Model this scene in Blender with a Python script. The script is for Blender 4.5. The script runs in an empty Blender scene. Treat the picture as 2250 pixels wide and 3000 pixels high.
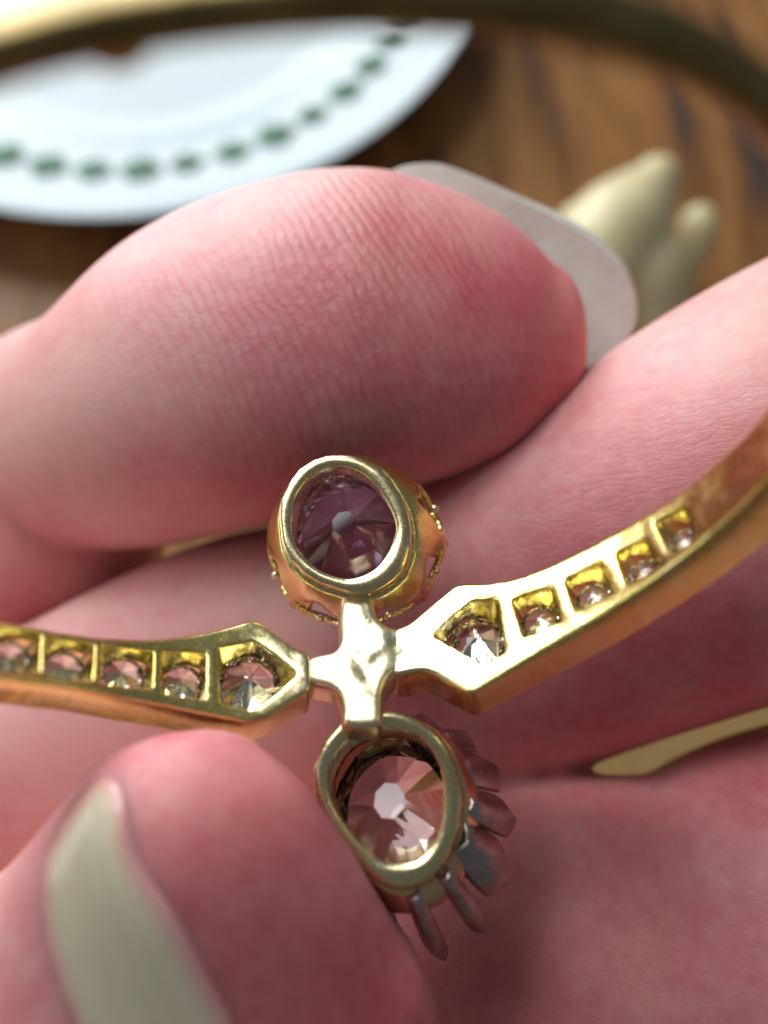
import bpy, bmesh, math, random
import numpy as np
from mathutils import Vector, Matrix, geometry, noise
from mathutils.bvhtree import BVHTree

random.seed(4); np.random.seed(4)
sc = bpy.context.scene
col = sc.collection
sc.unit_settings.system = 'METRIC'
sc.unit_settings.scale_length = 0.01          # 1 unit = 1 cm : a macro scene

# ------------------------------------------------------------------ camera
FPX, CXP, CYP = 2077.0, 1125.0, 1500.0        # focal length and centre in photo pixels
PITCH = 70.0                                  # degrees below the horizon
CAM_H = 16.0                                  # cm above the table
cam = bpy.data.cameras.new('camera')
cam_o = bpy.data.objects.new('camera', cam); col.objects.link(cam_o)
cam_o.location = (0, 0, CAM_H)
cam_o.rotation_euler = (math.radians(90 - PITCH), 0, 0)
cam.sensor_fit = 'VERTICAL'; cam.sensor_height = 36.0
cam.lens = FPX / 3000.0 * 36.0
cam.clip_start = 0.05; cam.clip_end = 1000.0
cam.dof.use_dof = True
cam.dof.focus_distance = 2.64
cam.dof.aperture_fstop = cam.lens * 1e-3 / 0.097
sc.camera = cam_o
CR = Matrix.Rotation(math.radians(90 - PITCH), 3, 'X')
CL = Vector((0, 0, CAM_H))

# ------------------------------------------------------------------ world, lamps, exposure
w = bpy.data.worlds.new('World'); sc.world = w; w.use_nodes = True
wb = w.node_tree.nodes['Background']
wb.inputs[0].default_value = (0.80, 0.86, 0.90, 1); wb.inputs[1].default_value = 0.125

def rect_lamp(name, direction, dist, sx, sy, radiance, colr):
    l = bpy.data.lights.new(name, 'AREA'); l.shape = 'RECTANGLE'; l.size = sx; l.size_y = sy
    l.energy = radiance * math.pi * sx * sy; l.color = colr
    o = bpy.data.objects.new(name, l); col.objects.link(o)
    d = Vector(direction).normalized()
    o.location = Vector((0, 0, CAM_H - 2)) + d * dist
    o.rotation_euler = (d).to_track_quat('Z', 'Y').to_euler()
    return o
rect_lamp('window_light', (-0.42, 0.90, 0.14), 60, 46, 30, 8.0, (0.95, 0.98, 1.0))
rect_lamp('upper_pane_light', (-0.34, 0.72, 0.64), 60, 22, 14, 8.0, (0.98, 1.0, 0.97))
rect_lamp('side_fill_light', (-0.95, 0.18, 0.16), 70, 40, 30, 2.0, (1.0, 0.97, 0.94))  # added fill from the left, no window known there
# added close lamp, brightens the upper fingers and fades towards the lower ones
near_l = bpy.data.lights.new('near_fill_light', 'AREA'); near_l.shape = 'RECTANGLE'; near_l.size = 4.2; near_l.size_y = 3.0
near_l.energy = 3.2 * math.pi * 4.2 * 3.0; near_l.color = (0.97, 0.98, 1.0)
near_o = bpy.data.objects.new('near_fill_light', near_l); col.objects.link(near_o)
near_o.location = CL + CR @ Vector((-1.7, 4.4, -0.30))
near_o.rotation_euler = (near_o.location - (CL + CR @ Vector((0.1, 0.3, -3.2)))).to_track_quat('Z', 'Y').to_euler()
sc.view_settings.view_transform = 'Standard'
sc.view_settings.look = 'None'
sc.view_settings.exposure = 0.0
sc.view_settings.gamma = 1.0
sc.render.engine = 'CYCLES'
cy = sc.cycles
cy.max_bounces = 10; cy.transmission_bounces = 9; cy.glossy_bounces = 5; cy.diffuse_bounces = 3
cy.use_adaptive_sampling = True; cy.adaptive_threshold = 0.03; cy.adaptive_min_samples = 16
cy.caustics_reflective = False; cy.caustics_refractive = False
cy.sample_clamp_indirect = 6.0

# ------------------------------------------------------------------ helpers
def C(px, py, z):
    """photo pixel + depth (mm) -> camera-frame point in mm, as (x right, y down, z forward)"""
    return np.array([(px - CXP) / FPX * z, (py - CYP) / FPX * z, z], float)
def W(p):
    """camera-frame mm -> world cm"""
    return CL + CR @ (Vector((p[0], -p[1], -p[2])) * 0.1)
def WD(p):
    return CR @ Vector((p[0], -p[1], -p[2]))
def at(px, py, z): return W(C(px, py, z))

def catmull(P, n, closed=False):
    P = [np.array(p, float) for p in P]; m = len(P); out = []
    segs = m if closed else m - 1
    for k in range(n if closed else n):
        s = k / (n if closed else n - 1) * segs
        i = min(int(s), segs - 1); f = s - i
        g = (lambda j: P[j % m]) if closed else (lambda j: P[min(max(j, 0), m - 1)])
        a, b, c, d = g(i - 1), g(i), g(i + 1), g(i + 2)
        out.append(0.5 * ((2 * b) + (c - a) * f + (2 * a - 5 * b + 4 * c - d) * f * f + (3 * b - a - 3 * c + d) * f ** 3))
    return np.array(out)

def new_mesh(name, verts, faces, smooth=True):
    me = bpy.data.meshes.new(name)
    me.from_pydata([tuple(v) for v in verts], [], [tuple(f) for f in faces])
    me.update()
    if smooth:
        me.polygons.foreach_set('use_smooth', [True] * len(me.polygons))
    return me
def link(name, me, mat=None, parent=None):
    o = bpy.data.objects.new(name, me); col.objects.link(o)
    if mat is not None:
        me.materials.clear(); me.materials.append(mat)
    if parent is not None:
        o.parent = parent
        o.matrix_parent_inverse = Matrix.Translation(-parent.location)
    return o
def tag(o, label=None, cat=None, group=None, kind=None):
    if label: o['label'] = label
    if cat: o['category'] = cat
    if group: o['group'] = group
    if kind: o['kind'] = kind
    return o
def fix_normals(me):
    bm = bmesh.new(); bm.from_mesh(me); bmesh.ops.remove_doubles(bm, verts=bm.verts, dist=1e-5)
    bmesh.ops.recalc_face_normals(bm, faces=bm.faces); bm.to_mesh(me); bm.free(); me.update()
def baked(me, setup):
    """run modifiers on a mesh and return the result"""
    o = bpy.data.objects.new('tmp', me); col.objects.link(o); setup(o)
    dg = bpy.context.evaluated_depsgraph_get(); dg.update()
    r = bpy.data.meshes.new_from_object(o.evaluated_get(dg))
    bpy.data.objects.remove(o)
    return r

# ------------------------------------------------------------------ materials
def mat(name):
    m = bpy.data.materials.new(name); m.use_nodes = True
    nt = m.node_tree; return m, nt, nt.nodes['Principled BSDF']
def N(nt, t, **kw):
    n = nt.nodes.new(t)
    for k, v in kw.items():
        if k.startswith('i_'): n.inputs[k[2:].replace('_', ' ')].default_value = v
        else: setattr(n, k, v)
    return n
def ramp(nt, fac, stops):
    r = nt.nodes.new('ShaderNodeValToRGB'); e = r.color_ramp.elements
    e[0].position, e[0].color = stops[0][0], (*stops[0][1], 1)
    e[1].position, e[1].color = stops[-1][0], (*stops[-1][1], 1)
    for p, c in stops[1:-1]:
        x = e.new(p); x.color = (*c, 1)
    nt.links.new(fac, r.inputs[0]); return r.outputs[0]
def math_n(nt, op, a, b=None, c=None):
    n = nt.nodes.new('ShaderNodeMath'); n.operation = op
    for i, v in enumerate((a, b, c)):
        if v is None: continue
        if isinstance(v, (int, float)): n.inputs[i].default_value = v
        else: nt.links.new(v, n.inputs[i])
    return n.outputs[0]
def mixc(nt, f, a, b, blend='MIX'):
    n = nt.nodes.new('ShaderNodeMix'); n.data_type = 'RGBA'; n.blend_type = blend
    for i, v in ((0, f), (6, a), (7, b)):
        if isinstance(v, (int, float)): n.inputs[i].default_value = v
        elif isinstance(v, tuple): n.inputs[i].default_value = (*v, 1)
        else: nt.links.new(v, n.inputs[i])
    return n.outputs[2]

def gold(name, c1, c2, rough=0.16, bump=0.25, seed=0, head=None):
    m, nt, b = mat(name)
    co = N(nt, 'ShaderNodeTexCoord').outputs['Object']
    n1 = N(nt, 'ShaderNodeTexNoise', noise_dimensions='4D'); n1.inputs['W'].default_value = seed
    n1.inputs['Scale'].default_value = 9; n1.inputs['Detail'].default_value = 3; nt.links.new(co, n1.inputs['Vector'])
    n2 = N(nt, 'ShaderNodeTexNoise'); n2.inputs['Scale'].default_value = 70; n2.inputs['Detail'].default_value = 4
    nt.links.new(co, n2.inputs['Vector'])
    mp = N(nt, 'ShaderNodeMapping'); mp.inputs['Scale'].default_value = (40, 400, 160); mp.inputs['Rotation'].default_value = (0.4, 0.3, 0.5)
    nt.links.new(co, mp.inputs['Vector'])
    n3 = N(nt, 'ShaderNodeTexNoise'); n3.inputs['Scale'].default_value = 1.0; n3.inputs['Detail'].default_value = 2
    nt.links.new(mp.outputs[0], n3.inputs['Vector'])
    b.inputs['Metallic'].default_value = 1
    cc = ramp(nt, n1.outputs[0], [(0.35, c1), (0.65, c2)])
    if head:
        P = N(nt, 'ShaderNodeNewGeometry').outputs['Position']
        ds = N(nt, 'ShaderNodeVectorMath', operation='DISTANCE'); ds.inputs[1].default_value = tuple(at(1060, 1890, 25))
        nt.links.new(P, ds.inputs[0])
        fd = math_n(nt, 'MULTIPLY_ADD', n1.outputs[0], 0.25, ds.outputs['Value'])
        mr = N(nt, 'ShaderNodeMapRange'); mr.inputs['From Min'].default_value = 0.28; mr.inputs['From Max'].default_value = 0.62
        nt.links.new(fd, mr.inputs['Value'])
        cc = mixc(nt, mr.outputs[0], head, cc)
    nt.links.new(cc, b.inputs['Base Color'])
    r = math_n(nt, 'MULTIPLY_ADD', n2.outputs[0], 0.22, rough - 0.09)
    r = math_n(nt, 'MULTIPLY_ADD', n3.outputs[0], 0.12, r)
    nt.links.new(r, b.inputs['Roughness'])
    h = math_n(nt, 'MULTIPLY_ADD', n1.outputs[0], 1.6, math_n(nt, 'MULTIPLY', n2.outputs[0], 0.18))
    h = math_n(nt, 'MULTIPLY_ADD', n3.outputs[0], 0.07, h)
    bp = N(nt, 'ShaderNodeBump'); bp.inputs['Strength'].default_value = bump; bp.inputs['Distance'].default_value = 0.02
    nt.links.new(h, bp.inputs['Height']); nt.links.new(bp.outputs[0], b.inputs['Normal'])
    return m
GOLD = gold('yellow_gold', (0.85, 0.69, 0.20), (0.90, 0.78, 0.34), bump=0.10, head=(0.86, 0.78, 0.52))
PALE = gold('pale_worn_gold', (0.84, 0.74, 0.45), (0.88, 0.80, 0.55), 0.24, 0.09, 3)
ROSE = gold('rose_gold', (0.78, 0.48, 0.28), (0.84, 0.60, 0.36), 0.13, 0.3, 5)
SILVER = gold('aged_silver', (0.40, 0.31, 0.31), (0.58, 0.48, 0.47), 0.22, 0.5, 7)
YPALE = gold('soft_yellow_gold', (0.82, 0.68, 0.36), (0.88, 0.77, 0.48), 0.16, 0.08, 11)
DARK_REFL = gold('dark_reflection_gold', (0.22, 0.16, 0.06), (0.34, 0.25, 0.10), 0.25, 0.1, 9)  # gold darkened to paint in the dark reflection on the shank

def gem_mat(name, colr, ior, rough=0.0):
    m, nt, b = mat(name)
    b.inputs['Base Color'].default_value = (*colr, 1); b.inputs['Roughness'].default_value = rough
    b.inputs['IOR'].default_value = ior; b.inputs['Transmission Weight'].default_value = 1.0
    return m
AMETHYST = gem_mat('purple_gem', (0.56, 0.45, 0.72), 1.75)
CLEAR = gem_mat('clear_gem', (0.82, 0.72, 0.69), 1.95)
DIAMOND = gem_mat('small_diamond_gem', (0.97, 0.95, 0.95), 2.2)

def skin_material(name, ridge_dir):
    m, nt, b = mat(name)
    geo = N(nt, 'ShaderNodeNewGeometry'); P = geo.outputs['Position']
    tip_shade_red = N(nt, 'ShaderNodeAttribute', attribute_name='tip_shade_red').outputs['Fac']
    rid = N(nt, 'ShaderNodeAttribute', attribute_name='ridge').outputs['Fac']
    wri = N(nt, 'ShaderNodeAttribute', attribute_name='wrinkle').outputs['Fac']
    big = N(nt, 'ShaderNodeTexNoise'); big.inputs['Scale'].default_value = 2.2; big.inputs['Detail'].default_value = 3
    med = N(nt, 'ShaderNodeTexNoise'); med.inputs['Scale'].default_value = 13; med.inputs['Detail'].default_value = 3
    med.inputs['Roughness'].default_value = 0.65
    fin = N(nt, 'ShaderNodeTexNoise'); fin.inputs['Scale'].default_value = 60; fin.inputs['Detail'].default_value = 2
    vor = N(nt, 'ShaderNodeTexVoronoi', feature='DISTANCE_TO_EDGE'); vor.inputs['Scale'].default_value = 24
    for t in (big, med, fin): nt.links.new(P, t.inputs['Vector'])
    warp = N(nt, 'ShaderNodeVectorMath', operation='MULTIPLY_ADD'); warp.inputs[1].default_value = (0.05, 0.05, 0.05)
    nt.links.new(med.outputs['Color'], warp.inputs[0]); nt.links.new(P, warp.inputs[2])
    nt.links.new(warp.outputs[0], vor.inputs['Vector'])
    # colour: pale pink, redder in pressed finger tips and as painted shade under the right finger, mottled
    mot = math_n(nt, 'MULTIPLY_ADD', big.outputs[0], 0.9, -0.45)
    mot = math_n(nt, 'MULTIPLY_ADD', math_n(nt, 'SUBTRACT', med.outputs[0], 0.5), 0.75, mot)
    f = math_n(nt, 'ADD', tip_shade_red, mot); cl = nt.nodes.new('ShaderNodeClamp'); nt.links.new(f, cl.inputs[0])
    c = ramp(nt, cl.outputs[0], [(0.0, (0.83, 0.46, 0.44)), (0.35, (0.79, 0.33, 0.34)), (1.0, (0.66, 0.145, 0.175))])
    yn = N(nt, 'ShaderNodeTexNoise', noise_dimensions='4D'); yn.inputs['W'].default_value = 4.0; yn.inputs['Scale'].default_value = 1.4; yn.inputs['Detail'].default_value = 2
    nt.links.new(P, yn.inputs['Vector'])
    ym = N(nt, 'ShaderNodeMapRange'); ym.inputs['From Min'].default_value = 0.45; ym.inputs['From Max'].default_value = 0.7; ym.inputs['To Max'].default_value = 0.4
    nt.links.new(yn.outputs[0], ym.inputs['Value'])
    c = mixc(nt, ym.outputs[0], c, (0.82, 0.55, 0.44))
    # ridges
    dot = N(nt, 'ShaderNodeVectorMath', operation='DOT_PRODUCT'); dot.inputs[1].default_value = ridge_dir
    nt.links.new(P, dot.inputs[0])
    ph = math_n(nt, 'MULTIPLY_ADD', big.outputs[0], 0.16, dot.outputs['Value'])
    ph = math_n(nt, 'MULTIPLY_ADD', med.outputs[0], 0.022, ph)
    s = math_n(nt, 'SINE', math_n(nt, 'MULTIPLY', ph, 2 * math.pi / 0.05))
    s = math_n(nt, 'POWER', math_n(nt, 'MULTIPLY_ADD', s, 0.5, 0.5), 0.45)
    brk = ramp(nt, med.outputs[0], [(0.34, (0.35, 0.35, 0.35)), (0.55, (1, 1, 1))])
    rs = math_n(nt, 'MULTIPLY', math_n(nt, 'MULTIPLY', s, brk), rid)
    line = math_n(nt, 'MULTIPLY', math_n(nt, 'SUBTRACT', 1.0, s), math_n(nt, 'MULTIPLY', rid, 0.28))
    c = mixc(nt, line, c, (0.50, 0.16, 0.16))
    nt.links.new(c, b.inputs['Base Color'])
    # wrinkles: stretched noise
    mp = N(nt, 'ShaderNodeMapping'); mp.inputs['Rotation'].default_value = (0, 0, 0.62); mp.inputs['Scale'].default_value = (7, 30, 12)
    nt.links.new(P, mp.inputs['Vector'])
    wn = N(nt, 'ShaderNodeTexNoise'); wn.inputs['Scale'].default_value = 1; wn.inputs['Detail'].default_value = 3; wn.inputs['Roughness'].default_value = 0.6
    nt.links.new(mp.outputs[0], wn.inputs['Vector'])
    wv = math_n(nt, 'ABSOLUTE', math_n(nt, 'SUBTRACT', wn.outputs[0], 0.5))
    wv = math_n(nt, 'MULTIPLY', math_n(nt, 'MINIMUM', wv, 0.07), math_n(nt, 'MULTIPLY_ADD', wri, 6.5, 1.6))
    ve = math_n(nt, 'MINIMUM', vor.outputs['Distance'], 0.12)
    h = math_n(nt, 'MULTIPLY_ADD', ve, 1.15, math_n(nt, 'MULTIPLY', fin.outputs[0], 0.28))
    h = math_n(nt, 'MULTIPLY_ADD', rs, 1.0, h)
    h = math_n(nt, 'ADD', h, wv)
    h = math_n(nt, 'MULTIPLY_ADD', med.outputs[0], 0.22, h)
    bp = N(nt, 'ShaderNodeBump'); bp.inputs['Strength'].default_value = 0.55; bp.inputs['Distance'].default_value = 0.0065
    nt.links.new(h, bp.inputs['Height']); nt.links.new(bp.outputs[0], b.inputs['Normal'])
    b.inputs['Roughness'].default_value = 0.48
    b.inputs['Specular IOR Level'].default_value = 0.5
    b.inputs['Subsurface Weight'].default_value = 1.0
    b.inputs['Subsurface Radius'].default_value = (1.0, 0.28, 0.20)
    b.inputs['Subsurface Scale'].default_value = 0.11
    return m
SKIN = skin_material('skin', tuple(WD((0.90, -0.44, 0.1))))

def nail_material(name, c1, c2, direction, bed=None):
    m, nt, b = mat(name)
    P = N(nt, 'ShaderNodeNewGeometry').outputs['Position']
    dot = N(nt, 'ShaderNodeVectorMath', operation='DOT_PRODUCT'); dot.inputs[1].default_value = direction
    nt.links.new(P, dot.inputs[0])
    n = N(nt, 'ShaderNodeTexNoise'); n.inputs['Scale'].default_value = 6; n.inputs['Detail'].default_value = 4; nt.links.new(P, n.inputs['Vector'])
    st = N(nt, 'ShaderNodeTexNoise', noise_dimensions='1D'); st.inputs['Scale'].default_value = 60; st.inputs['Detail'].default_value = 3
    nt.links.new(math_n(nt, 'MULTIPLY_ADD', n.outputs[0], 0.03, dot.outputs['Value']), st.inputs['W'])
    f = math_n(nt, 'MULTIPLY_ADD', st.outputs[0], 0.6, math_n(nt, 'MULTIPLY', n.outputs[0], 0.4))
    cn = ramp(nt, f, [(0.35, c1), (0.65, c2)])
    if bed:                                         # the nail bed shows pink towards the skin folds
        ed = N(nt, 'ShaderNodeAttribute', attribute_name='edge').outputs['Fac']
        sm = N(nt, 'ShaderNodeMapRange', interpolation_type='SMOOTHSTEP'); nt.links.new(ed, sm.inputs['Value'])
        cn = mixc(nt, sm.outputs[0], bed, cn)
    nt.links.new(cn, b.inputs['Base Color'])
    b.inputs['Roughness'].default_value = 0.22
    b.inputs['Subsurface Weight'].default_value = 0.2
    b.inputs['Subsurface Radius'].default_value = (0.6, 0.5, 0.45); b.inputs['Subsurface Scale'].default_value = 0.05
    bp = N(nt, 'ShaderNodeBump'); bp.inputs['Strength'].default_value = 0.25; bp.inputs['Distance'].default_value = 0.004
    nt.links.new(f, bp.inputs['Height']); nt.links.new(bp.outputs[0], b.inputs['Normal'])
    return m
NAIL = nail_material('nail_free_edge', (0.62, 0.66, 0.60), (0.78, 0.82, 0.76), tuple(WD((0.45, 0.9, 0))))
NAIL2 = nail_material('nail_plate', (0.74, 0.64, 0.46), (0.78, 0.71, 0.52), tuple(WD((0.9, -0.4, 0))), (0.76, 0.34, 0.34))

def wood_material():
    m, nt, b = mat('table_wood')
    co = N(nt, 'ShaderNodeTexCoord').outputs['Object']
    mp = N(nt, 'ShaderNodeMapping'); mp.inputs['Scale'].default_value = (0.9, 0.10, 0.5); mp.inputs['Rotation'].default_value = (0, 0, 0.10)
    nt.links.new(co, mp.inputs['Vector'])
    n = N(nt, 'ShaderNodeTexNoise'); n.inputs['Scale'].default_value = 1.0; n.inputs['Detail'].default_value = 4; n.inputs['Roughness'].default_value = 0.55
    nt.links.new(mp.outputs[0], n.inputs['Vector'])
    mp2 = N(nt, 'ShaderNodeMapping'); mp2.inputs['Scale'].default_value = (12, 0.6, 1); mp2.inputs['Rotation'].default_value = (0, 0, 0.10)
    nt.links.new(co, mp2.inputs['Vector'])
    g = N(nt, 'ShaderNodeTexNoise'); g.inputs['Scale'].default_value = 1.0; g.inputs['Detail'].default_value = 5
    nt.links.new(mp2.outputs[0], g.inputs['Vector'])
    c = ramp(nt, n.outputs[0], [(0.33, (0.09, 0.072, 0.066)), (0.41, (0.30, 0.125, 0.042)), (0.55, (0.50, 0.24, 0.078)), (0.7, (0.36, 0.155, 0.055))])
    c = mixc(nt, 0.55, c, ramp(nt, g.outputs[0], [(0.3, (0.25, 0.22, 0.2)), (0.6, (1, 1, 1))]), 'MULTIPLY')
    nt.links.new(c, b.inputs['Base Color'])
    b.inputs['Roughness'].default_value = 0.35
    bp = N(nt, 'ShaderNodeBump'); bp.inputs['Strength'].default_value = 0.3; bp.inputs['Distance'].default_value = 0.05
    nt.links.new(g.outputs[0], bp.inputs['Height']); nt.links.new(bp.outputs[0], b.inputs['Normal'])
    return m
def simple(name, c, rough=0.4, sss=0.0, scale=0.2, var=0.12, nscale=1.5):
    m, nt, b = mat(name)
    co = N(nt, 'ShaderNodeTexCoord').outputs['Object']
    n = N(nt, 'ShaderNodeTexNoise'); n.inputs['Scale'].default_value = nscale; n.inputs['Detail'].default_value = 4; nt.links.new(co, n.inputs['Vector'])
    nt.links.new(ramp(nt, n.outputs[0], [(0.3, tuple(x * (1 - var) for x in c)), (0.7, tuple(min(1, x * (1 + var)) for x in c))]), b.inputs['Base Color'])
    b.inputs['Roughness'].default_value = rough
    if sss:
        b.inputs['Subsurface Weight'].default_value = sss; b.inputs['Subsurface Scale'].default_value = scale
    return m
PORC = simple('glazed_porcelain', (0.34, 0.44, 0.48), 0.28, var=0.03)
GREEN = simple('green_glaze', (0.015, 0.13, 0.055), 0.6, var=0.3)
IVORY = simple('cream_ornament', (0.86, 0.77, 0.46), 0.35, 0.4, 0.3, 0.12, 0.8)
TABLE_TONE = simple('bright_table_tone', (0.44, 0.29, 0.105), 0.7, var=0.06)  # beige of brightly lit tabletop, put into an added sheet

# ------------------------------------------------------------------ setting: table
bm = bmesh.new()
bmesh.ops.create_grid(bm, x_segments=2, y_segments=2, size=70)
for v in bm.verts: v.co.y += 20
me = bpy.data.meshes.new('tabletop'); bm.to_mesh(me); bm.free()
table = link('tabletop', me, wood_material()); tag(table, 'dark brown wooden tabletop with grey grain streaks', kind='structure')

# ------------------------------------------------------------------ plate
HP = 14.3; PR = 0.735 * HP
pc = Vector((-0.52 * HP, 1.651 * HP, 0.0)); ztop = CAM_H - HP
plate = bpy.data.objects.new('plate', None); col.objects.link(plate); plate.location = pc
tag(plate, 'white porcelain plate with a ring of green leaves round its rim', 'plate')
prof = [(0, 0.35), (0.30, 0.36), (0.52, 0.40), (0.60, 0.48), (0.66, 0.75), (0.74, 0.96), (0.86, 1.22), (0.96, 1.50), (0.985, 1.60), (1.0, ztop), (0.99, ztop - 0.16), (0.95, 1.28),
        (0.84, 1.0), (0.7, 0.62), (0.62, 0.20), (0.56, 0.16), (0.54, 0.0), (0.50, 0.0), (0.48, 0.18), (0, 0.18)]
NS = 96; vs = []; fs = []
for r, z in prof:
    for k in range(NS):
        a = 2 * math.pi * k / NS; rr = r * PR
        vs.append((pc.x + rr * math.cos(a), pc.y + rr * math.sin(a), z))
for i in range(len(prof) - 1):
    for k in range(NS):
        k2 = (k + 1) % NS; fs.append((i * NS + k, i * NS + k2, (i + 1) * NS + k2, (i + 1) * NS + k))
me = new_mesh('plate_body', vs, fs); fix_normals(me)
link('plate_body', me, PORC, plate)
# leaf motifs on the rim
lf = [(-0.42, 0), (-0.15, 0.30), (0.12, 0.36), (0.42, 0.10), (0.50, -0.05), (0.2, -0.30), (-0.1, -0.32)]
leaf_me = new_mesh('leaf_motif', [(x * 1.25, y * 1.5, 0.0) for x, y in lf] + [(x * 1.05, y * 1.25, 0.05) for x, y in lf],
                   [tuple(range(7, 14))] + [(i, (i + 1) % 7, 7 + (i + 1) % 7, 7 + i) for i in range(7)])
leaf_me.materials.append(GREEN)
def rimz(f):
    r = [p[0] for p in prof[:10]]; z = [p[1] for p in prof[:10]]
    return float(np.interp(f, r, z))
NM = 41
for k in range(NM):
    a = 2 * math.pi * (k + 0.35) / NM
    f = 0.79; sl = (rimz(0.81) - rimz(0.77)) / (0.04 * PR)
    o = link('leaf_motif', leaf_me, None, plate); o.matrix_parent_inverse = Matrix()
    o.location = (f * PR * math.cos(a), f * PR * math.sin(a), rimz(f) + 0.03)
    k1 = random.uniform(0.9, 1.12); o.scale = (k1, k1 * random.uniform(0.9, 1.15), 1)
    o.rotation_euler = (Matrix.Rotation(a, 3, 'Z') @ Matrix.Rotation(-math.atan(sl), 3, 'Y') @ Matrix.Rotation(math.pi / 2 + 0.5 * random.uniform(-0.3, 0.3), 3, 'Z')).to_euler()

# ------------------------------------------------------------------ tube / voxel helper for organic shapes
def tube(P, R, depth=1.0, n=36, m=72, cap0=False, cap1=True, capk=0.95, roll=0.0):
    """P: camera-frame mm points, R: radii mm ; returns verts (mm, camera frame), faces; depth = flattening along the view"""
    P = np.array(P, float); R = np.array(R, float)
    pts = catmull(P, n); rad = np.maximum(catmull(R[:, None], n)[:, 0], 0.3)
    dep = np.full(n, depth) if np.isscalar(depth) else catmull(np.array(depth, float)[:, None], n)[:, 0]
    def ext(pt, tang, r, d):
        ss = np.sin(np.linspace(0, math.pi / 2, 8))[1:]
        return [(pt + tang * r * capk * s, r * math.sqrt(max(1 - s * s, 0.0004)), d) for s in ss]
    seq = [(pts[i], rad[i], dep[i]) for i in range(n)]
    t1 = pts[-1] - pts[-3]; t1 /= np.linalg.norm(t1); t0 = pts[0] - pts[2]; t0 /= np.linalg.norm(t0)
    if cap1: seq = seq + ext(pts[-1], t1, rad[-1], dep[-1])
    if cap0: seq = ext(pts[0], t0, rad[0], dep[0])[::-1] + seq
    V = []; F = []
    for i, (p, r, d) in enumerate(seq):
        a = seq[min(i + 1, len(seq) - 1)][0] - seq[max(i - 1, 0)][0]; a /= np.linalg.norm(a) + 1e-9
        view = np.array([0, 0, 1.0]); u = np.cross(a, view); u /= np.linalg.norm(u) + 1e-9
        v = np.cross(a, u)
        u, v = u * math.cos(roll) - v * math.sin(roll), v * math.cos(roll) + u * math.sin(roll)
        for k in range(m):
            th = 2 * math.pi * k / m
            V.append(p + u * r * math.cos(th) + v * r * d * math.sin(th))
    L = len(seq)
    for i in range(L - 1):
        for k in range(m):
            k2 = (k + 1) % m; F.append((i * m + k, i * m + k2, (i + 1) * m + k2, (i + 1) * m + k))
    F.append(tuple(range(m))[::-1]); F.append(tuple((L - 1) * m + k for k in range(m)))
    return V, F
def organic(name, tubes, voxel, smooth=6):
    V = []; F = []
    for v, f in tubes:
        b = len(V); V += [tuple(W(x)) for x in v]; F += [tuple(i + b for i in q) for q in f]
    me = new_mesh(name, V, F)
    bm = bmesh.new(); bm.from_mesh(me); bmesh.ops.recalc_face_normals(bm, faces=bm.faces); bm.to_mesh(me); bm.free()
    def st(o):
        r = o.modifiers.new('r', 'REMESH'); r.mode = 'VOXEL'; r.voxel_size = voxel; r.use_smooth_shade = True
        s = o.modifiers.new('s', 'SMOOTH'); s.iterations = smooth; s.factor = 0.5
    r = baked(me, st); r.name = name
    r.polygons.foreach_set('use_smooth', [True] * len(r.polygons))
    return r
def coords(me):
    a = np.empty(len(me.vertices) * 3); me.vertices.foreach_get('co', a); return a.reshape(-1, 3)
def attr(me, name, vals):
    a = me.attributes.new(name, 'FLOAT', 'POINT'); a.data.foreach_set('value', np.asarray(vals, np.float32))
def near(me, spots):
    """sum of soft spots: (px, py, z, radius_mm, weight) -> per-vertex mask"""
    co = coords(me); out = np.zeros(len(co))
    for px, py, z, r, wt in spots:
        d = np.linalg.norm(co - np.array(at(px, py, z)), axis=1) / (r * 0.1)
        out = np.maximum(out, wt * np.exp(-d ** 2))
    return out

def pz(lst): return [C(*p) for p in lst]

# ------------------------------------------------------------------ hand coming from the left: two finger tips
T = tube(pz([(-420, 1400, 105), (-120, 1345, 80), (40, 1305, 64), (190, 1275, 49), (370, 1235, 40.8), (650, 1090, 37.6), (980, 975, 36.8), (1160, 975, 36.6), (1320, 992, 36.4), (1450, 1008, 36.3), (1535, 1016, 36.3), (1595, 1020, 36.3)]),
         [9, 8.0, 7.2, 7.3, 7.5, 8.8, 9.1, 8.8, 7.95, 6.9, 5.8, 4.7], depth=[1, 1, 1, 1.0, 0.9, 0.82, 0.74, 0.72, 0.72, 0.72, 0.74, 0.76], n=80, capk=0.42, roll=math.radians(27))
D = tube(pz([(-1000, 1750, 52), (-520, 1640, 48), (-220, 1590, 46), (60, 1590, 45), (250, 1585, 45)]), [10.5, 9, 7.6, 6.6, 5.2], depth=0.9)
B = tube(pz([(250, 3800, 25.0), (450, 3250, 23.2), (515, 2950, 22.3), (525, 2740, 21.7), (526, 2610, 21.4), (522, 2500, 21.3), (518, 2410, 21.4), (513, 2315, 21.7), (510, 2250, 22.0)]),
         [10.5, 10.0, 8.6, 6.95, 5.85, 5.0, 4.35, 3.55, 2.8], depth=[0.8, 0.7, 0.64, 0.62, 0.62, 0.64, 0.66, 0.7, 0.72], n=64, capk=0.36)
PALM1 = tube(pz([(-420, 1400, 105), (-1100, 1700, 74), (-1500, 2400, 48), (-900, 3900, 30), (250, 3800, 25.0)]), [10, 17, 17, 12, 8.6], cap0=True)
ARM1 = tube(pz([(-1100, 1700, 74), (-2300, 3000, 80), (-3600, 4400, 90)]), [17, 20, 24], cap0=True)
me1 = organic('hand', [T, D, B, PALM1, ARM1], 0.024, 26)
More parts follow.
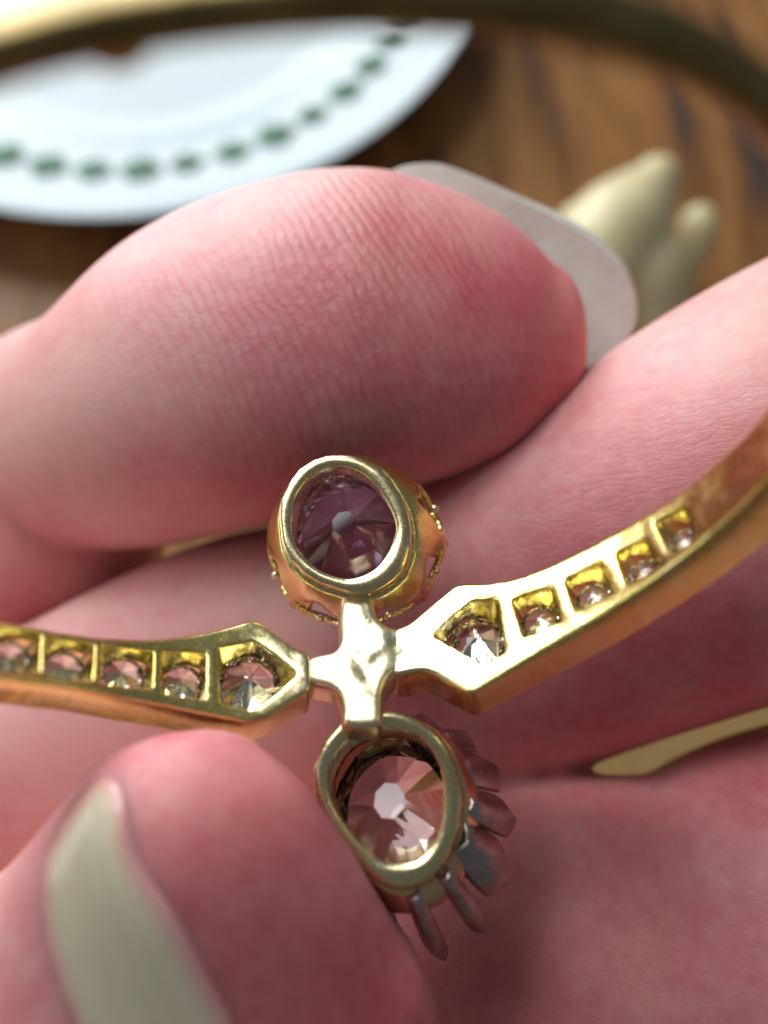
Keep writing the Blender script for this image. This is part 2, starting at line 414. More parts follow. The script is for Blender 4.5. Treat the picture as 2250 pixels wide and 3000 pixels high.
attr(me1, 'tip_shade_red', np.clip(near(me1, [(1180, 880, 31, 7.5, 0.85), (1500, 1000, 34, 5.5, 1.0), (900, 1380, 32, 5, 0.55), (800, 2500, 19, 6, 0.75), (1000, 2900, 18, 7, 0.8), (200, 1700, 40, 4, 0.5)]) + 0.12, 0, 1))
attr(me1, 'ridge', np.clip(near(me1, [(1150, 720, 31, 6.5, 1.3), (950, 1000, 30, 6.5, 1.1), (1350, 1000, 30, 5, 1.0)]), 0, 1))
attr(me1, 'wrinkle', np.clip(near(me1, [(330, 1150, 36, 4, 0.6), (1000, 2600, 18, 5, 0.15)]), 0, 1))
hand1 = link('hand', me1, SKIN)
tag(hand1, 'hand from the left, long-nailed fingertip above the ring and broad fingertip below it', 'hand', 'hands holding the ring')

# ------------------------------------------------------------------ hand coming from the right: the finger lying behind the ring, and the one below
R_ = tube(pz([(3300, 1020, 37), (2700, 1220, 35.5), (2250, 1420, 35.0), (1750, 1668, 36.8), (1250, 1905, 39.2), (750, 1990, 40), (250, 2190, 40.5), (0, 2300, 40.5)]),
          [12, 10.5, 9.85, 8.95, 8.35, 8.3, 7.8, 7.0], depth=[1, 1, 0.94, 0.88, 0.82, 0.8, 0.85, 0.9], n=50)
Q = tube(pz([(3300, 2800, 34), (2550, 2810, 32), (2050, 2892, 32.2), (1700, 2880, 32.5), (1300, 2900, 33.5), (900, 2960, 35)]),
         [12, 10.7, 9.5, 9.1, 8.6, 8.0], depth=[1, 0.95, 0.85, 0.8, 0.8, 0.85])
PALM2 = tube(pz([(3300, 1020, 37), (3700, 1900, 36), (3300, 2800, 34)]), [11.5, 15, 12], cap0=True)
ARM2 = tube(pz([(3700, 1900, 36), (4800, 3000, 44), (6000, 4400, 56)]), [15, 20, 24], cap0=True)
me2 = organic('hand', [R_, Q, PALM2, ARM2], 0.024, 26)
attr(me2, 'tip_shade_red', np.clip(near(me2, [(1300, 2100, 28, 6, 0.6), (1900, 2000, 27, 9, 0.9), (1500, 2700, 25, 8, 0.5), (2000, 2900, 25, 8, 0.5)]) + 0.08, 0, 1))  # strongest spot paints the deep red shade under the right finger
attr(me2, 'ridge', np.clip(near(me2, [(1500, 2550, 26, 4, 0.2)]), 0, 1))
attr(me2, 'wrinkle', np.clip(near(me2, [(1620, 1480, 27, 5, 1.0), (1900, 1200, 27, 6, 0.55), (1400, 1500, 29, 4, 0.8)]), 0, 1))
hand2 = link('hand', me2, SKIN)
tag(hand2, 'hand from the right with one finger behind the ring and one shaded below', 'hand', 'hands holding the ring')

# ------------------------------------------------------------------ nails
def patch(px_loop, zfun, thick, bev=0.42):
    """closed pixel outline -> thin shell with real depth, dense triangulation"""
    L = catmull(px_loop, 90, closed=True)
    pts = [Vector((p[0], p[1])) for p in L]
    x0, y0 = L.min(0); x1, y1 = L.max(0); step = max(x1 - x0, y1 - y0) / 26
    def inside(x, y):
        c = False; j = len(L) - 1
        for i in range(len(L)):
            if (L[i][1] > y) != (L[j][1] > y) and x < (L[j][0] - L[i][0]) * (y - L[i][1]) / (L[j][1] - L[i][1]) + L[i][0]: c = not c
            j = i
        return c
    nb = len(pts)
    for x in np.arange(x0, x1, step):
        for y in np.arange(y0, y1, step):
            if inside(x, y) and np.min(np.hypot(L[:, 0] - x, L[:, 1] - y)) > step * 0.5: pts.append(Vector((x, y)))
    r = geometry.delaunay_2d_cdt(pts, [(i, (i + 1) % nb) for i in range(nb)], [list(range(nb))], 1, 1e-4)
    V = []
    for v in r[0]:
        V.append(zfun(v.x, v.y))
    me = new_mesh('patch', V, r[2])
    attr(me, 'edge', [min(1.0, float(np.min(np.hypot(L[:, 0] - v.x, L[:, 1] - v.y))) / 80.0) for v in r[0]])
    bm = bmesh.new(); bm.from_mesh(me); bmesh.ops.recalc_face_normals(bm, faces=bm.faces)
    up = sum((f.normal.dot(CL - f.calc_center_median()) for f in bm.faces))
    if up < 0: bmesh.ops.reverse_faces(bm, faces=bm.faces)
    bm.to_mesh(me); bm.free()
    def st(o):
        s = o.modifiers.new('s', 'SOLIDIFY'); s.thickness = thick; s.offset = -1
        if not bev: return
        b = o.modifiers.new('b', 'BEVEL'); b.width = thick * bev; b.segments = 4; b.limit_method = 'ANGLE'; b.angle_limit = math.radians(50)
    r = baked(me, st); r.polygons.foreach_set('use_smooth', [True] * len(r.polygons))
    return r
nail_px = [(1150, 500), (1255, 478), (1340, 497), (1500, 572), (1680, 662), (1800, 760), (1852, 850), (1862, 930), (1832, 1010), (1760, 1075), (1690, 1130), (1600, 1180), (1450, 1150), (1300, 1000), (1150, 800), (1080, 600)]
def nail_z(px, py):
    # curved across the finger: middle of the nail lies farthest from the pad
    ax = np.array([0.80, 0.60]); cr = np.array([0.60, -0.80])
    q = np.array([px - 1480.0, py - 830.0]); c = q @ cr
    z = 40.4 - 4.2 * (c / 420.0) ** 2 - 1.1 * max(0, q @ ax) / 350.0
    return tuple(at(px, py, z))
link('fingernail', patch(nail_px, nail_z, 0.105), NAIL, hand1)
bvh1 = BVHTree.FromPolygons([v.co for v in me1.vertices], [p.vertices for p in me1.polygons])
nail2_px = [(340, 2272), (374, 2335), (405, 2506), (520, 2690), (615, 2870), (700, 3030), (760, 3180), (640, 3270), (330, 3260), (235, 3060), (160, 2868), (118, 2660), (122, 2530), (168, 2420), (228, 2330), (285, 2278)]
nail2_loop = catmull(nail2_px, 90, closed=True)
def on_hand(px, py):
    d = (at(px, py, 10) - CL).normalized()
    h, n, _, _ = bvh1.ray_cast(CL, d)
    if h is None: return tuple(at(px, py, 25))
    e = float(np.min(np.hypot(nail2_loop[:, 0] - px, nail2_loop[:, 1] - py)))      # sunk at its edges, under the skin folds
    return tuple(h + n * (0.004 + 0.016 * min(1.0, e / 90.0)))
link('fingernail', patch(nail2_px, on_hand, 0.02, 0), NAIL2, hand1)

# ------------------------------------------------------------------ the ring
ring = bpy.data.objects.new('ring', None); col.objects.link(ring); ring.location = at(1050, 1905, 25)
tag(ring, 'antique gold ring with a purple and a clear stone, its inside turned up', 'ring')
NAX = np.array([0, 0.80, -0.60])                   # ring axis in the camera frame
RC = np.array([-0.3, -1.4, 16.6])                  # ring centre
KX = [-500, -150, 0, 200, 400, 600, 800, 1050, 1300, 1500, 1700, 1900, 2100, 2250, 2400]
KZ = [15.0, 18.4, 19.7, 21.2, 22.6, 23.7, 24.5, 25.0, 24.7, 24.1, 23.2, 22.0, 20.4, 18.8, 17.0]
KY = [1740, 1860, 1895, 1915, 1930, 1938, 1930, 1905, 1865, 1790, 1690, 1570, 1420, 1260, 1020]
zc_t = catmull(np.c_[KX, KZ, KY], 300)
def zsurf(px, py):
    return float(np.interp(px, zc_t[:, 0], zc_t[:, 1])) - 0.0088 * (py - float(np.interp(px, zc_t[:, 0], zc_t[:, 2])))
H0 = np.array([0, 0.60, 0.80])
def outward(p):
    v = p - RC; v = v - NAX * (NAX @ v); v /= np.linalg.norm(v)
    v = v * 0.6 + H0 * 0.4
    return v / np.linalg.norm(v)
def S(px, py, d=0.0):
    p = C(px, py, zsurf(px, py)); return p + outward(p) * d

def densify(loop, step=14):
    out = []; m = len(loop)
    for i in range(m):
        a = np.array(loop[i], float); b = np.array(loop[(i + 1) % m], float)
        k = max(1, int(np.linalg.norm(b - a) / step))
        for j in range(k): out.append(a + (b - a) * j / k)
    return np.array(out)
def area(L):
    return 0.5 * np.sum(L[:, 0] * np.roll(L[:, 1], -1) - np.roll(L[:, 0], -1) * L[:, 1])
def soften(L, it):
    for _ in range(it): L = 0.5 * L + 0.25 * (np.roll(L, 1, 0) + np.roll(L, -1, 0))
    return L
def offset(L, d):
    """move a loop inwards (towards its inside) by d pixels"""
    t = np.roll(L, -1, 0) - np.roll(L, 1, 0); t /= np.linalg.norm(t, axis=1)[:, None] + 1e-9
    n = np.c_[-t[:, 1], t[:, 0]] * (1 if area(L) > 0 else -1)
    return L + n * d
def frame_mesh(outer, holes, bev, depth, hole_depth, lift=0.0, soft=2, hole_soft=1, hole_circ=True, jitter=1.2, relief=0.06, dome=0.0, sink=lambda x: 0.0):
    """pierced, bevelled plate on the inner surface of the ring; outline and openings given in photo pixels"""
    V = []; F = []
    def add(P2, d):
        b = len(V)
        for p in P2:
            tp = 1.0 - 0.42 * min(1.0, max(0.0, (p[0] - 2200) / 200, (-30 - p[0]) / 200))      # thinner towards the shank
            V.append(W(S(p[0], p[1], d * tp - lift + sink(p[0]))))
        return list(range(b, b + len(P2)))
    def strip(A, B):
        n = len(A)
        for i in range(n): F.append((A[i], A[(i + 1) % n], B[(i + 1) % n], B[i]))
    O = soften(densify(outer), soft)
    O = O + np.random.randn(*O.shape) * jitter * 0.4
    mm = 0.0115                                     # mm per pixel near the ring head
    loops2d = []; idx0 = []
    prev = add(offset(O, bev), 0.0); loops2d.append(offset(O, bev)); idx0.append(prev)
    for fo, fd in ((0.6, 0.08), (0.28, 0.3), (0.08, 0.62), (0.0, 1.0)):
        cur = add(offset(O, bev * fo), bev * mm * fd); strip(prev, cur); prev = cur
    for k in (0.35, 0.7, 1.0):
        cur = add(offset(O, -1.5 * math.sin(k * 3.1)), bev * mm + (depth - bev * mm) * k); strip(prev, cur); prev = cur
    rim_last = prev
    infos = []
    for h in holes:
        Hh = soften(densify(h, 9), hole_soft); Hh = Hh + np.random.randn(*Hh.shape) * jitter * 0.6
        c = Hh.mean(0); hb = bev * 0.42
        prev = add(offset(Hh, -hb), 0.0); loops2d.append(offset(Hh, -hb)); idx0.append(prev)
        for fo, fd in ((0.3, 0.3), (0.0, 1.0)):
            cur = add(offset(Hh, -hb * fo), hb * mm * fd); strip(prev, cur); prev = cur
        rad = np.sqrt(abs(area(Hh)) / math.pi)
        ang = np.arctan2(Hh[:, 1] - c[1], Hh[:, 0] - c[0])
        circ = c + np.c_[np.cos(ang), np.sin(ang)] * rad * 0.86
        for k in (0.35, 0.7, 1.0):
            f = k ** 1.3 * 0.9
            cur = add(Hh * (1 - f) + circ * f, hole_depth * k); strip(prev, cur); prev = cur
        infos.append((c, rad))
    pts = []; edges = []; gidx = []
    for L, ix in zip(loops2d, idx0):
        b = len(pts)
        for p, i in zip(L, ix): pts.append(Vector((p[0], p[1]))); gidx.append(i)
        edges += [(b + i, b + (i + 1) % len(L)) for i in range(len(L))]
    # inner points keep the sheet following the curve and carry its hand-filed unevenness
    L0 = loops2d[0]; allb = np.concatenate(loops2d); x0, y0 = L0.min(0); x1, y1 = L0.max(0)
    def inp(L, x, y):
        xs, ys = L[:, 0], L[:, 1]; xj, yj = np.roll(xs, 1), np.roll(ys, 1)
        with np.errstate(divide='ignore', invalid='ignore'):
            hit = ((ys > y) != (yj > y)) & (x < (xj - xs) * (y - ys) / (yj - ys) + xs)
        return bool(hit.sum() % 2)
    for gx in np.arange(x0, x1, 13.0):
        for gy in np.arange(y0, y1, 13.0):
            qx, qy = gx + random.uniform(-3, 3), gy + random.uniform(-3, 3)
            dmin = np.min(np.hypot(allb[:, 0] - qx, allb[:, 1] - qy))
            if dmin > 8 and inp(L0, qx, qy) and not any(inp(h, qx, qy) for h in loops2d[1:]):
                k = min(1, dmin / 30)
                e = relief * k * (noise.noise(Vector((qx / 55, qy / 55, lift * 50))) + 0.5 * noise.noise(Vector((qx / 22, qy / 22, 3)))) - dome * min(dmin, 70) / 70
                V.append(W(S(qx, qy, e - lift + sink(qx)))); pts.append(Vector((qx, qy))); gidx.append(len(V) - 1)
    r = geometry.delaunay_2d_cdt(pts, edges, [], 0, 1e-5)
    out2 = loops2d[0]; hl = loops2d[1:]
    vm = {}
    for i, og in enumerate(r[3]):
        vm[i] = gidx[og[0]] if og else None
    for i, v in enumerate(r[0]):
        if vm[i] is None: V.append(W(S(v.x, v.y, -lift))); vm[i] = len(V) - 1
    for f in r[2]:
        cx = sum(r[0][i].x for i in f) / 3; cyy = sum(r[0][i].y for i in f) / 3
        if inp(out2, cx, cyy) and not any(inp(h, cx, cyy) for h in hl): F.append(tuple(vm[i] for i in f))
    me = new_mesh('frame', V, F); fix_normals(me)
    return me, infos

def gem_mesh(name, a, b, pav, crown, n=8, culet=0.10, table=0.55, twist=0.0, low=0.0):
    """faceted stone, girdle in the xy plane, culet towards -z; centimetres"""
    pts = []
    def ringp(r, z, m, ph):
        for k in range(m):
            t = 2 * math.pi * (k + ph) / m + twist
            pts.append(Vector((a * r * math.cos(t), b * r * math.sin(t), z)))
    ringp(1.0, 0.0, 2 * n, 0); ringp(1.0, 0.03 * a, 2 * n, 0)
    ringp(0.64 - low, -pav * 0.47, n, 0.5); ringp(0.5, -pav * 0.545, n, 0.0); ringp(culet, -pav, n, 0.0)
    ringp(0.84, crown * 0.50, n, 0.5); ringp(table, crown, n, 0.0)
    bm = bmesh.new()
    vv = [bm.verts.new(p) for p in pts]
    r = bmesh.ops.convex_hull(bm, input=vv)
    bmesh.ops.delete(bm, geom=[g for g in r['geom_interior'] if isinstance(g, bmesh.types.BMVert)], context='VERTS')
    bmesh.ops.dissolve_limit(bm, angle_limit=math.radians(1.0), verts=bm.verts, edges=bm.edges)
    me = bpy.data.meshes.new(name); bm.to_mesh(me); bm.free()
    return me

def frame_from(p, out, up=NAX):
    """matrix placing local +z along `out` at camera-frame point p"""
    z = WD(out).normalized(); y = WD(up); y = (y - z * y.dot(z)).normalized(); x = y.cross(z)
    M = Matrix((x, y, z)).transposed().to_4x4(); M.translation = W(p); return M

small = gem_mesh('small_diamond', 0.062, 0.062, 0.045, 0.02, culet=0.08); small.materials.append(DIAMOND)
def shoulder(outer, holes, bulk, material):
    me, infos = frame_mesh(outer, holes, 13, bulk, 1.15)
    o = link('shoulder', me, material, ring)
    for c, rad in infos:
        p = S(c[0], c[1], 1.12)
        g = bpy.data.objects.new('small_diamond', small); col.objects.link(g)
        M = frame_from(p, outward(p))
        s = rad * (zsurf(*c) / FPX) * 0.1 / 0.062 * 1.02
        M = M @ Matrix.Rotation(random.uniform(0, 1), 4, 'Z') @ Matrix.Scale(s, 4)
        g.parent = o; g.matrix_parent_inverse = Matrix(); g.matrix_local = M
    return o
zl = lambda X, Y: (X / 1.659, 1700 + Y / 1.659)
zr = lambda X, Y: (1150 + X / 1.508, 1000 + Y / 1.508)
z1 = lambda X, Y: (700 + X / 2.074, 1250 + Y / 2.074)
z4 = lambda X, Y: (800 + X / 2.074, 1950 + Y / 2.074)
left_outer = [zl(*p) for p in [(-420, 135), (-200, 165), (0, 195), (130, 215), (300, 250), (480, 275), (700, 285), (900, 270), (1050, 240), (1240, 186), (1300, 225), (1440, 330), (1510, 352), (1510, 545),
                               (1480, 550), (1400, 600), (1300, 662), (1200, 690), (1000, 650), (800, 607), (600, 572), (400, 530), (200, 503), (0, 478), (-200, 455), (-420, 440)]]
left_holes = [[zl(*p) for p in q] for q in [
    [(1060, 330), (1235, 295), (1340, 365), (1448, 452), (1350, 545), (1235, 632), (1070, 600)],
    [(785, 345), (1000, 355), (1000, 580), (785, 545)], [(490, 315), (745, 345), (740, 525), (490, 500)],
    [(225, 280), (460, 310), (450, 490), (215, 465)], [(-30, 212), (200, 262), (193, 450), (-40, 432)], [(-270, 190), (-60, 208), (-70, 425), (-280, 400)]]]
right_outer = [zr(*p) for p in [(0, 1270), (70, 1250), (160, 1170), (285, 1066), (400, 1068), (540, 1045), (700, 985), (850, 910), (1000, 830), (1150, 740), (1300, 640), (1430, 530), (1560, 400), (1680, 250), (1800, 80),
                                (1930, 200), (1830, 380), (1730, 510), (1620, 640), (1500, 765), (1350, 900), (1200, 1020), (1050, 1130), (900, 1230), (700, 1350), (480, 1480), (345, 1562), (290, 1530), (150, 1450), (60, 1462), (0, 1480)]]
right_holes = [[zr(*p) for p in q] for q in [
    [(178, 1300), (260, 1220), (350, 1147), (462, 1137), (505, 1370), (400, 1432), (290, 1365)],
    [(525, 1140), (705, 1085), (752, 1232), (575, 1310)], [(757, 1056), (920, 975), (977, 1107), (802, 1195)],
    [(982, 936), (1117, 866), (1192, 982), (1027, 1076)], [(1152, 797), (1285, 722), (1360, 845), (1222, 945)]]]
shoulder(left_outer, left_holes, 2.0, GOLD)
shoulder(right_outer, right_holes, 2.0, GOLD)

cross_px = [z1(*p) for p in [(628, 950), (612, 1060), (608, 1150), (610, 1240), (625, 1330), (610, 1380), (500, 1376), (400, 1370), (400, 1562), (480, 1578), (560, 1580), (612, 1612), (640, 1660), (632, 1760), (600, 1830),
                             (880, 1830), (870, 1720), (862, 1640), (880, 1570), (940, 1500), (1050, 1445), (1130, 1425), (1130, 1180), (1000, 1222), (900, 1215), (845, 1190), (822, 1110), (818, 1020), (840, 950)]]
me, _ = frame_mesh(cross_px, [], 24, 1.3, 0, lift=0.10, soft=6, jitter=0.5, relief=0.13, dome=0.10, sink=lambda x: 0.26 * max(0.0, (x - 1120) / 100) + 0.26 * max(0.0, (960 - x) / 70))
link('cross_bridge', me, PALE, ring)

# ---- shank: one continuous hoop from shoulder to shoulder
sh = [(2330, 1120, 17.9), (2430, 880, 15.6), (2450, 660, 14.0), (2380, 450, 12.7), (2210, 275, 11.8), (1960, 125, 11.1), (1600, 20, 10.7), (1100, -22, 10.4), (600, 10, 10.2), (200, 80, 10.0), (-150, 200, 10.0), (-480, 430, 10.2),
      (-700, 760, 10.8), (-760, 1150, 12.0), (-650, 1500, 13.8), (-430, 1730, 15.6), (-200, 1850, 17.6)]
sp = catmull([S(2300, 1165, 0.6), S(2365, 1075, 0.55)] + [C(*p) for p in sh[1:-1]] + [S(-170, 1858, 0.55), S(-90, 1880, 0.6)], 110)
wid = np.interp(np.linspace(0, 1, 110), [0, 0.12, 0.3, 0.7, 0.88, 1], [0.80, 0.85, 0.74, 0.74, 0.85, 0.80])
thk = np.interp(np.linspace(0, 1, 110), [0, 0.1, 0.3, 0.7, 0.9, 1], [0.56, 0.56, 0.42, 0.42, 0.56, 0.56])
V = []; F = []; m = 20
for i in range(110):
    t = sp[min(i + 1, 109)] - sp[max(i - 1, 0)]; t /= np.linalg.norm(t)
    ax = NAX - t * (NAX @ t); ax /= np.linalg.norm(ax); ra = np.cross(t, ax)
    for k in range(m):
        a = 2 * math.pi * k / m; cc, ss = math.cos(a), math.sin(a)
        cc = math.copysign(abs(cc) ** 0.8, cc); ss = math.copysign(abs(ss) ** 0.8, ss)
        V.append(W(sp[i] + ax * wid[i] * cc + ra * thk[i] * ss))
for i in range(109):
    for k in range(m):
        k2 = (k + 1) % m; F.append((i * m + k, i * m + k2, (i + 1) * m + k2, (i + 1) * m + k))
F.append(tuple(range(m))); F.append(tuple(109 * m + k for k in range(m)))
me = new_mesh('shank', V, F); fix_normals(me); link('shank', me, DARK_REFL, ring)
bmm = bmesh.new(); bmesh.ops.create_icosphere(bmm, subdivisions=3, radius=0.036)
for v in bmm.verts: v.co.x *= 1.5
me = bpy.data.meshes.new('solder_bump'); bmm.to_mesh(me); bmm.free(); me.polygons.foreach_set('use_smooth', [True] * len(me.polygons))
o = link('solder_bump', me, DARK_REFL, ring); o.location = at(330, 125, 10.1)

# ---- bezels
bmm = bmesh.new(); bmesh.ops.create_icosphere(bmm, subdivisions=2, radius=0.019)
grain_me = bpy.data.meshes.new('bead'); bmm.to_mesh(grain_me); bmm.free()
grain_me.polygons.foreach_set('use_smooth', [True] * len(grain_me.polygons)); grain_me.materials.append(PALE)
def polar(loop, c, n):
    L = catmull(loop, 240, closed=True) - np.array(c)
    a = np.arctan2(L[:, 1], L[:, 0]); r = np.hypot(L[:, 0], L[:, 1]); o = np.argsort(a); a, r = a[o], r[o]
    th = np.linspace(-math.pi, math.pi, n, endpoint=False)
    return np.interp(th, np.r_[a[-1] - 2 * math.pi, a, a[0] + 2 * math.pi], np.r_[r[-1], r, r[0]]), th
def bezel(inner, outer, c, z0, slope, axis, girdle, gdepth, lobes, rim_mat, cup_mat, gem, gem_mat_, gname, gem_depth, piercing, petal_mat, petal_len, petal_out=0.25, petal_w=0.8, petal_r=1.0):
    n = 72; axis = np.array(axis, float); axis /= np.linalg.norm(axis)
    ri, th = polar(inner, c, n); ro, _ = polar(outer, c, n)
    ro = np.maximum(ro + np.random.randn(n) * 1.0, ri + 12)
    def P(k, f, d):
        r = ri[k] + (ro[k] - ri[k]) * f
        px = c[0] + r * math.cos(th[k]); py = c[1] + r * math.sin(th[k])
        return C(px, py, z0 + slope * (py - c[1])) + axis * d
    V = []; F = []
    prof = [(0.55, 1.5), (0.12, 1.2), (0.0, 0.8), (0.0, 0.20), (0.03, 0.07), (0.10, 0.01), (0.5, -0.05), (0.88, 0.01), (0.97, 0.07), (1.0, 0.22), (1.02, 0.7), (0.98, 1.1)]
    for f, d in prof:
        for k in range(n): V.append(W(P(k, f, d)))
    for i in range(len(prof) - 1):
        for k in range(n): F.append((i * n + k, i * n + (k + 1) % n, (i + 1) * n + (k + 1) % n, (i + 1) * n + k))
    me = new_mesh('bezel', V, F); fix_normals(me)
    bz = link('bezel', me, rim_mat, ring)
    # flared cup, pierced with leaf-shaped openings
    cen = C(c[0], c[1], z0) + axis * gdepth
    e1 = np.array([1.0, 0, 0]); e1 -= axis * (e1 @ axis); e1 /= np.linalg.norm(e1); e2 = np.cross(axis, e1)
    nt_ = 14
    V = []; F = []
    for i in range(nt_ + 1):
        s = i / nt_
        for k in range(n):
            a = P(k, 0.93, 0.55)
            lob = 1 + 0.045 * math.cos(lobes * th[k]) * s
            g = cen + (e1 * math.cos(th[k]) * girdle[0] + e2 * math.sin(th[k]) * girdle[1]) * lob
            bul = math.sin(s * math.pi) * 0.35
            p = a * (1 - s) + g * s
            rad = p - (cen - axis * gdepth * (1 - s)); rad -= axis * (rad @ axis); rad /= np.linalg.norm(rad) + 1e-9
            groove = 0.16 * abs(math.sin(lobes * th[k] / 2)) ** 0.6 * s
            V.append(W(p + rad * (bul + groove)))
    for i in range(nt_):
        for k in range(n):
            s = (i + 0.5) / nt_; u = (((th[k] + 0.5 * 2 * math.pi / n) * lobes / (2 * math.pi)) % 1.0) - 0.5
            if piercing and 0.30 < s < 0.90 and abs(u) < 0.36 * math.sin((s - 0.30) / 0.60 * math.pi) + 0.02: continue
            F.append((i * n + k, i * n + (k + 1) % n, (i + 1) * n + (k + 1) % n, (i + 1) * n + k))
    me = new_mesh('gallery', V, F)
    bm = bmesh.new(); bm.from_mesh(me); bmesh.ops.delete(bm, geom=[v for v in bm.verts if not v.link_faces], context='VERTS'); bmesh.ops.recalc_face_normals(bm, faces=bm.faces); bm.to_mesh(me); bm.free()
    def st(o):
        s = o.modifiers.new('s', 'SOLIDIFY'); s.thickness = 0.03; s.offset = 0
        u = o.modifiers.new('u', 'SUBSURF'); u.levels = 1; u.render_levels = 1
    r = baked(me, st); r.polygons.foreach_set('use_smooth', [True] * len(r.polygons)); r.name = 'gallery'
    link('gallery', r, cup_mat, bz)
    # pointed petals (claws) round the girdle
    for j in range(lobes):
        a = 2 * math.pi * j / lobes - math.pi
        rv = e1 * math.cos(a) * girdle[0] + e2 * math.sin(a) * girdle[1]; rl = np.linalg.norm(rv); rn = rv / rl
        tn = np.cross(axis, rn); rl *= petal_r
        V = []; F = []; K = 11; M2 = 12
        jw = random.uniform(0.85, 1.1); jt = random.uniform(-0.12, 0.12); jl = random.uniform(0.8, 1.15)
        if petal_len > 1.5 and math.sin(a) > 0.75: jw *= 0.42; jl *= 2.1
        r0 = np.linalg.norm(P(int((a + math.pi) / (2 * math.pi) * n) % n, 0.9, 0) - C(c[0], c[1], z0))
        for i in range(K):
            s = i / (K - 1)
            d = -gdepth * 0.62 * (1 - s) + petal_len * jl * s
            rr = (r0 + 0.15) * (1 - s) + rl * s + petal_out * math.sin(min(1, s * 1.15) * math.pi * 0.62) - 0.25 * s ** 4
            tw = tn * math.cos(jt) + axis * math.sin(jt)
            pc_ = cen + axis * d + rn * rr + tn * jt * s * 1.5
            w2 = petal_w * jw * (math.sin(math.pi * (0.12 + 0.86 * s ** 1.15)) ** 0.42) + 0.04; t2 = 0.16 * (1 - 0.5 * s)
            for q in range(M2):
                b = 2 * math.pi * q / M2; cb = math.cos(b)
                V.append(W(pc_ + tw * w2 * cb + rn * (t2 * math.sin(b) - 0.38 * w2 * cb * cb + 0.10 * math.exp(-(cb * 5) ** 2))))
        for i in range(K - 1):
            for q in range(M2): F.append((i * M2 + q, i * M2 + (q + 1) % M2, (i + 1) * M2 + (q + 1) % M2, (i + 1) * M2 + q))
        F.append(tuple(range(M2))); F.append(tuple((K - 1) * M2 + q for q in range(M2)))
        me = new_mesh('petal', V, F); fix_normals(me); link('petal', me, petal_mat, bz)
    # grain beads between the petals
    for j in range(lobes):
        a = 2 * math.pi * (j + 0.5) / lobes - math.pi
        q = cen + (e1 * math.cos(a) * girdle[0] + e2 * math.sin(a) * girdle[1]) * 1.05 - axis * 0.5
        g = bpy.data.objects.new('bead', grain_me); col.objects.link(g); g.parent = bz; g.location = W(q)
    # the stone
    gp = C(c[0], c[1], z0) + axis * gem_depth
    gem.materials.append(gem_mat_)
    g = bpy.data.objects.new(gname, gem); col.objects.link(g); g.parent = bz
    g.matrix_local = frame_from(gp, axis, up=e2)
    return bz
up_in = [z1(*p) for p in [(600, 240), (720, 270), (820, 350), (890, 450), (940, 560), (945, 640), (900, 760), (820, 860), (700, 915), (600, 910), (480, 860), (380, 770), (325, 660), (318, 560), (345, 430), (420, 320), (500, 260)]]
up_out = [z1(*p) for p in [(620, 165), (760, 195), (880, 270), (960, 380), (1020, 500), (1050, 640), (1040, 760), (1000, 870), (900, 960), (780, 1010), (650, 1000), (480, 945), (340, 850), (265, 730), (240, 600), (242, 480), (290, 360), (370, 250), (480, 185)]]
lo_in = [z4(*p) for p in [(640, 380), (760, 385), (860, 420), (950, 500), (1010, 620), (1030, 780), (1015, 960), (960, 1090), (880, 1170), (770, 1195), (640, 1175), (560, 1100), (450, 980), (370, 850), (330, 700), (350, 580), (430, 460), (530, 400)]]
lo_out = [z4(*p) for p in [(600, 270), (760, 275), (890, 330), (1000, 410), (1080, 540), (1125, 680), (1140, 800), (1125, 960), (1080, 1100), (1000, 1240), (880, 1320), (770, 1345), (640, 1310), (520, 1210), (400, 1050), (300, 890), (245, 720), (245, 600), (290, 480), (380, 370), (480, 300)]]
bezel(up_in, up_out, (1006, 1528), 26.8, -0.0050, (0.14, 0.35, 0.93), (3.4, 3.2), 3.0, 8, YPALE, GOLD,
      gem_mesh('purple_stone', 0.29, 0.30, 0.20, 0.10, culet=0.17, twist=0.25), AMETHYST, 'purple_stone', 2.2, True, ROSE, 0.3, 0.42, 0.72, 1.02)
bezel(lo_in, lo_out, (1133, 2335), 23.2, -0.0042, (0.22, 0.60, 0.77), (2.35, 2.5), 3.3, 14, YPALE, ROSE,
      gem_mesh('clear_stone', 0.245, 0.275, 0.15, 0.10, culet=0.22, twist=0.5), CLEAR, 'clear_stone', 1.9, False, SILVER, 1.6, 0.85, 0.78, 1.32)

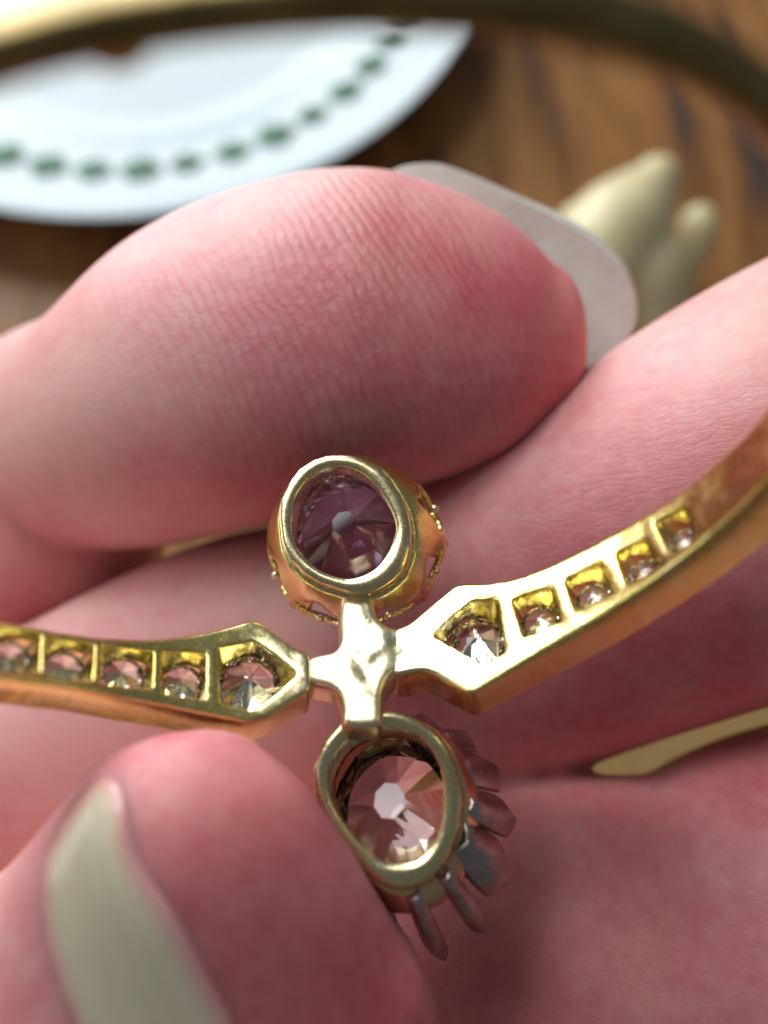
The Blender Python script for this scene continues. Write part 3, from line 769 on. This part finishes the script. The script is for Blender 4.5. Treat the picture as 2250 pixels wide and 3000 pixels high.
# ------------------------------------------------------------------ cream ornament, and a sheet added for the bright tabletop tone
def gp(px, py, h):
    """point on the ray through the pixel, at height h above the table, camera-frame mm"""
    d = at(px, py, 10) - CL; s = (h - CAM_H) / d.z
    return 10 * s
orn = [tube(pz([(1650, 1050, gp(1650, 1050, 1.2)), (1740, 820, gp(1740, 820, 1.8)), (1830, 660, gp(1830, 660, 2.3)), (1925, 530, gp(1925, 530, 2.8))]), [9, 13.5, 12.5, 5.8], depth=1.0, cap0=True),
       tube(pz([(1700, 660, gp(1700, 660, 1.6)), (1860, 800, gp(1860, 800, 1.8)), (1900, 930, gp(1900, 930, 1.4))]), [6, 12, 10], depth=1.0, cap0=True),
       tube(pz([(2000, 790, gp(2000, 790, 1.3)), (2040, 700, gp(2040, 700, 1.7)), (2045, 650, gp(2045, 650, 1.8))]), [4, 4.6, 4.2], depth=1.2, cap0=True)]
me = organic('carved_ornament', orn, 0.07, 6)
co = coords(me); zmin = co[:, 2].min()
ornament = link('carved_ornament', me, IVORY)
ornament.location = (0, 0, 0.004 - zmin) if zmin < 0 else (0, 0, 0)
tag(ornament, 'cream rounded ornament with a side knob, on the table beyond the long nail', 'ornament')

pcn = W(C(2050, 2205, gp(2050, 2205, 0.1)))
bm = bmesh.new(); bmesh.ops.create_grid(bm, x_segments=12, y_segments=8, size=1.0)
for v in bm.verts:
    x, y = v.co.x, v.co.y
    v.co = Vector((x * 3.6, y * 4.0, 0.06 + 0.10 * math.sin(2.1 * x + 0.5) ** 2 + 0.05 * math.cos(3 * y)))
me = bpy.data.meshes.new('bright_table_sheet'); bm.to_mesh(me); bm.free(); me.polygons.foreach_set('use_smooth', [True] * len(me.polygons))
pap = link('bright_table_sheet', me, TABLE_TONE); pap.location = (pcn.x + 0.6, pcn.y, 0.03); pap.rotation_euler = (0, 0, 0.15)
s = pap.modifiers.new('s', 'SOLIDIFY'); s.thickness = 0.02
tag(pap, 'plain cream sheet added as bright tabletop tone, glimpsed between the lower fingers', 'sheet')
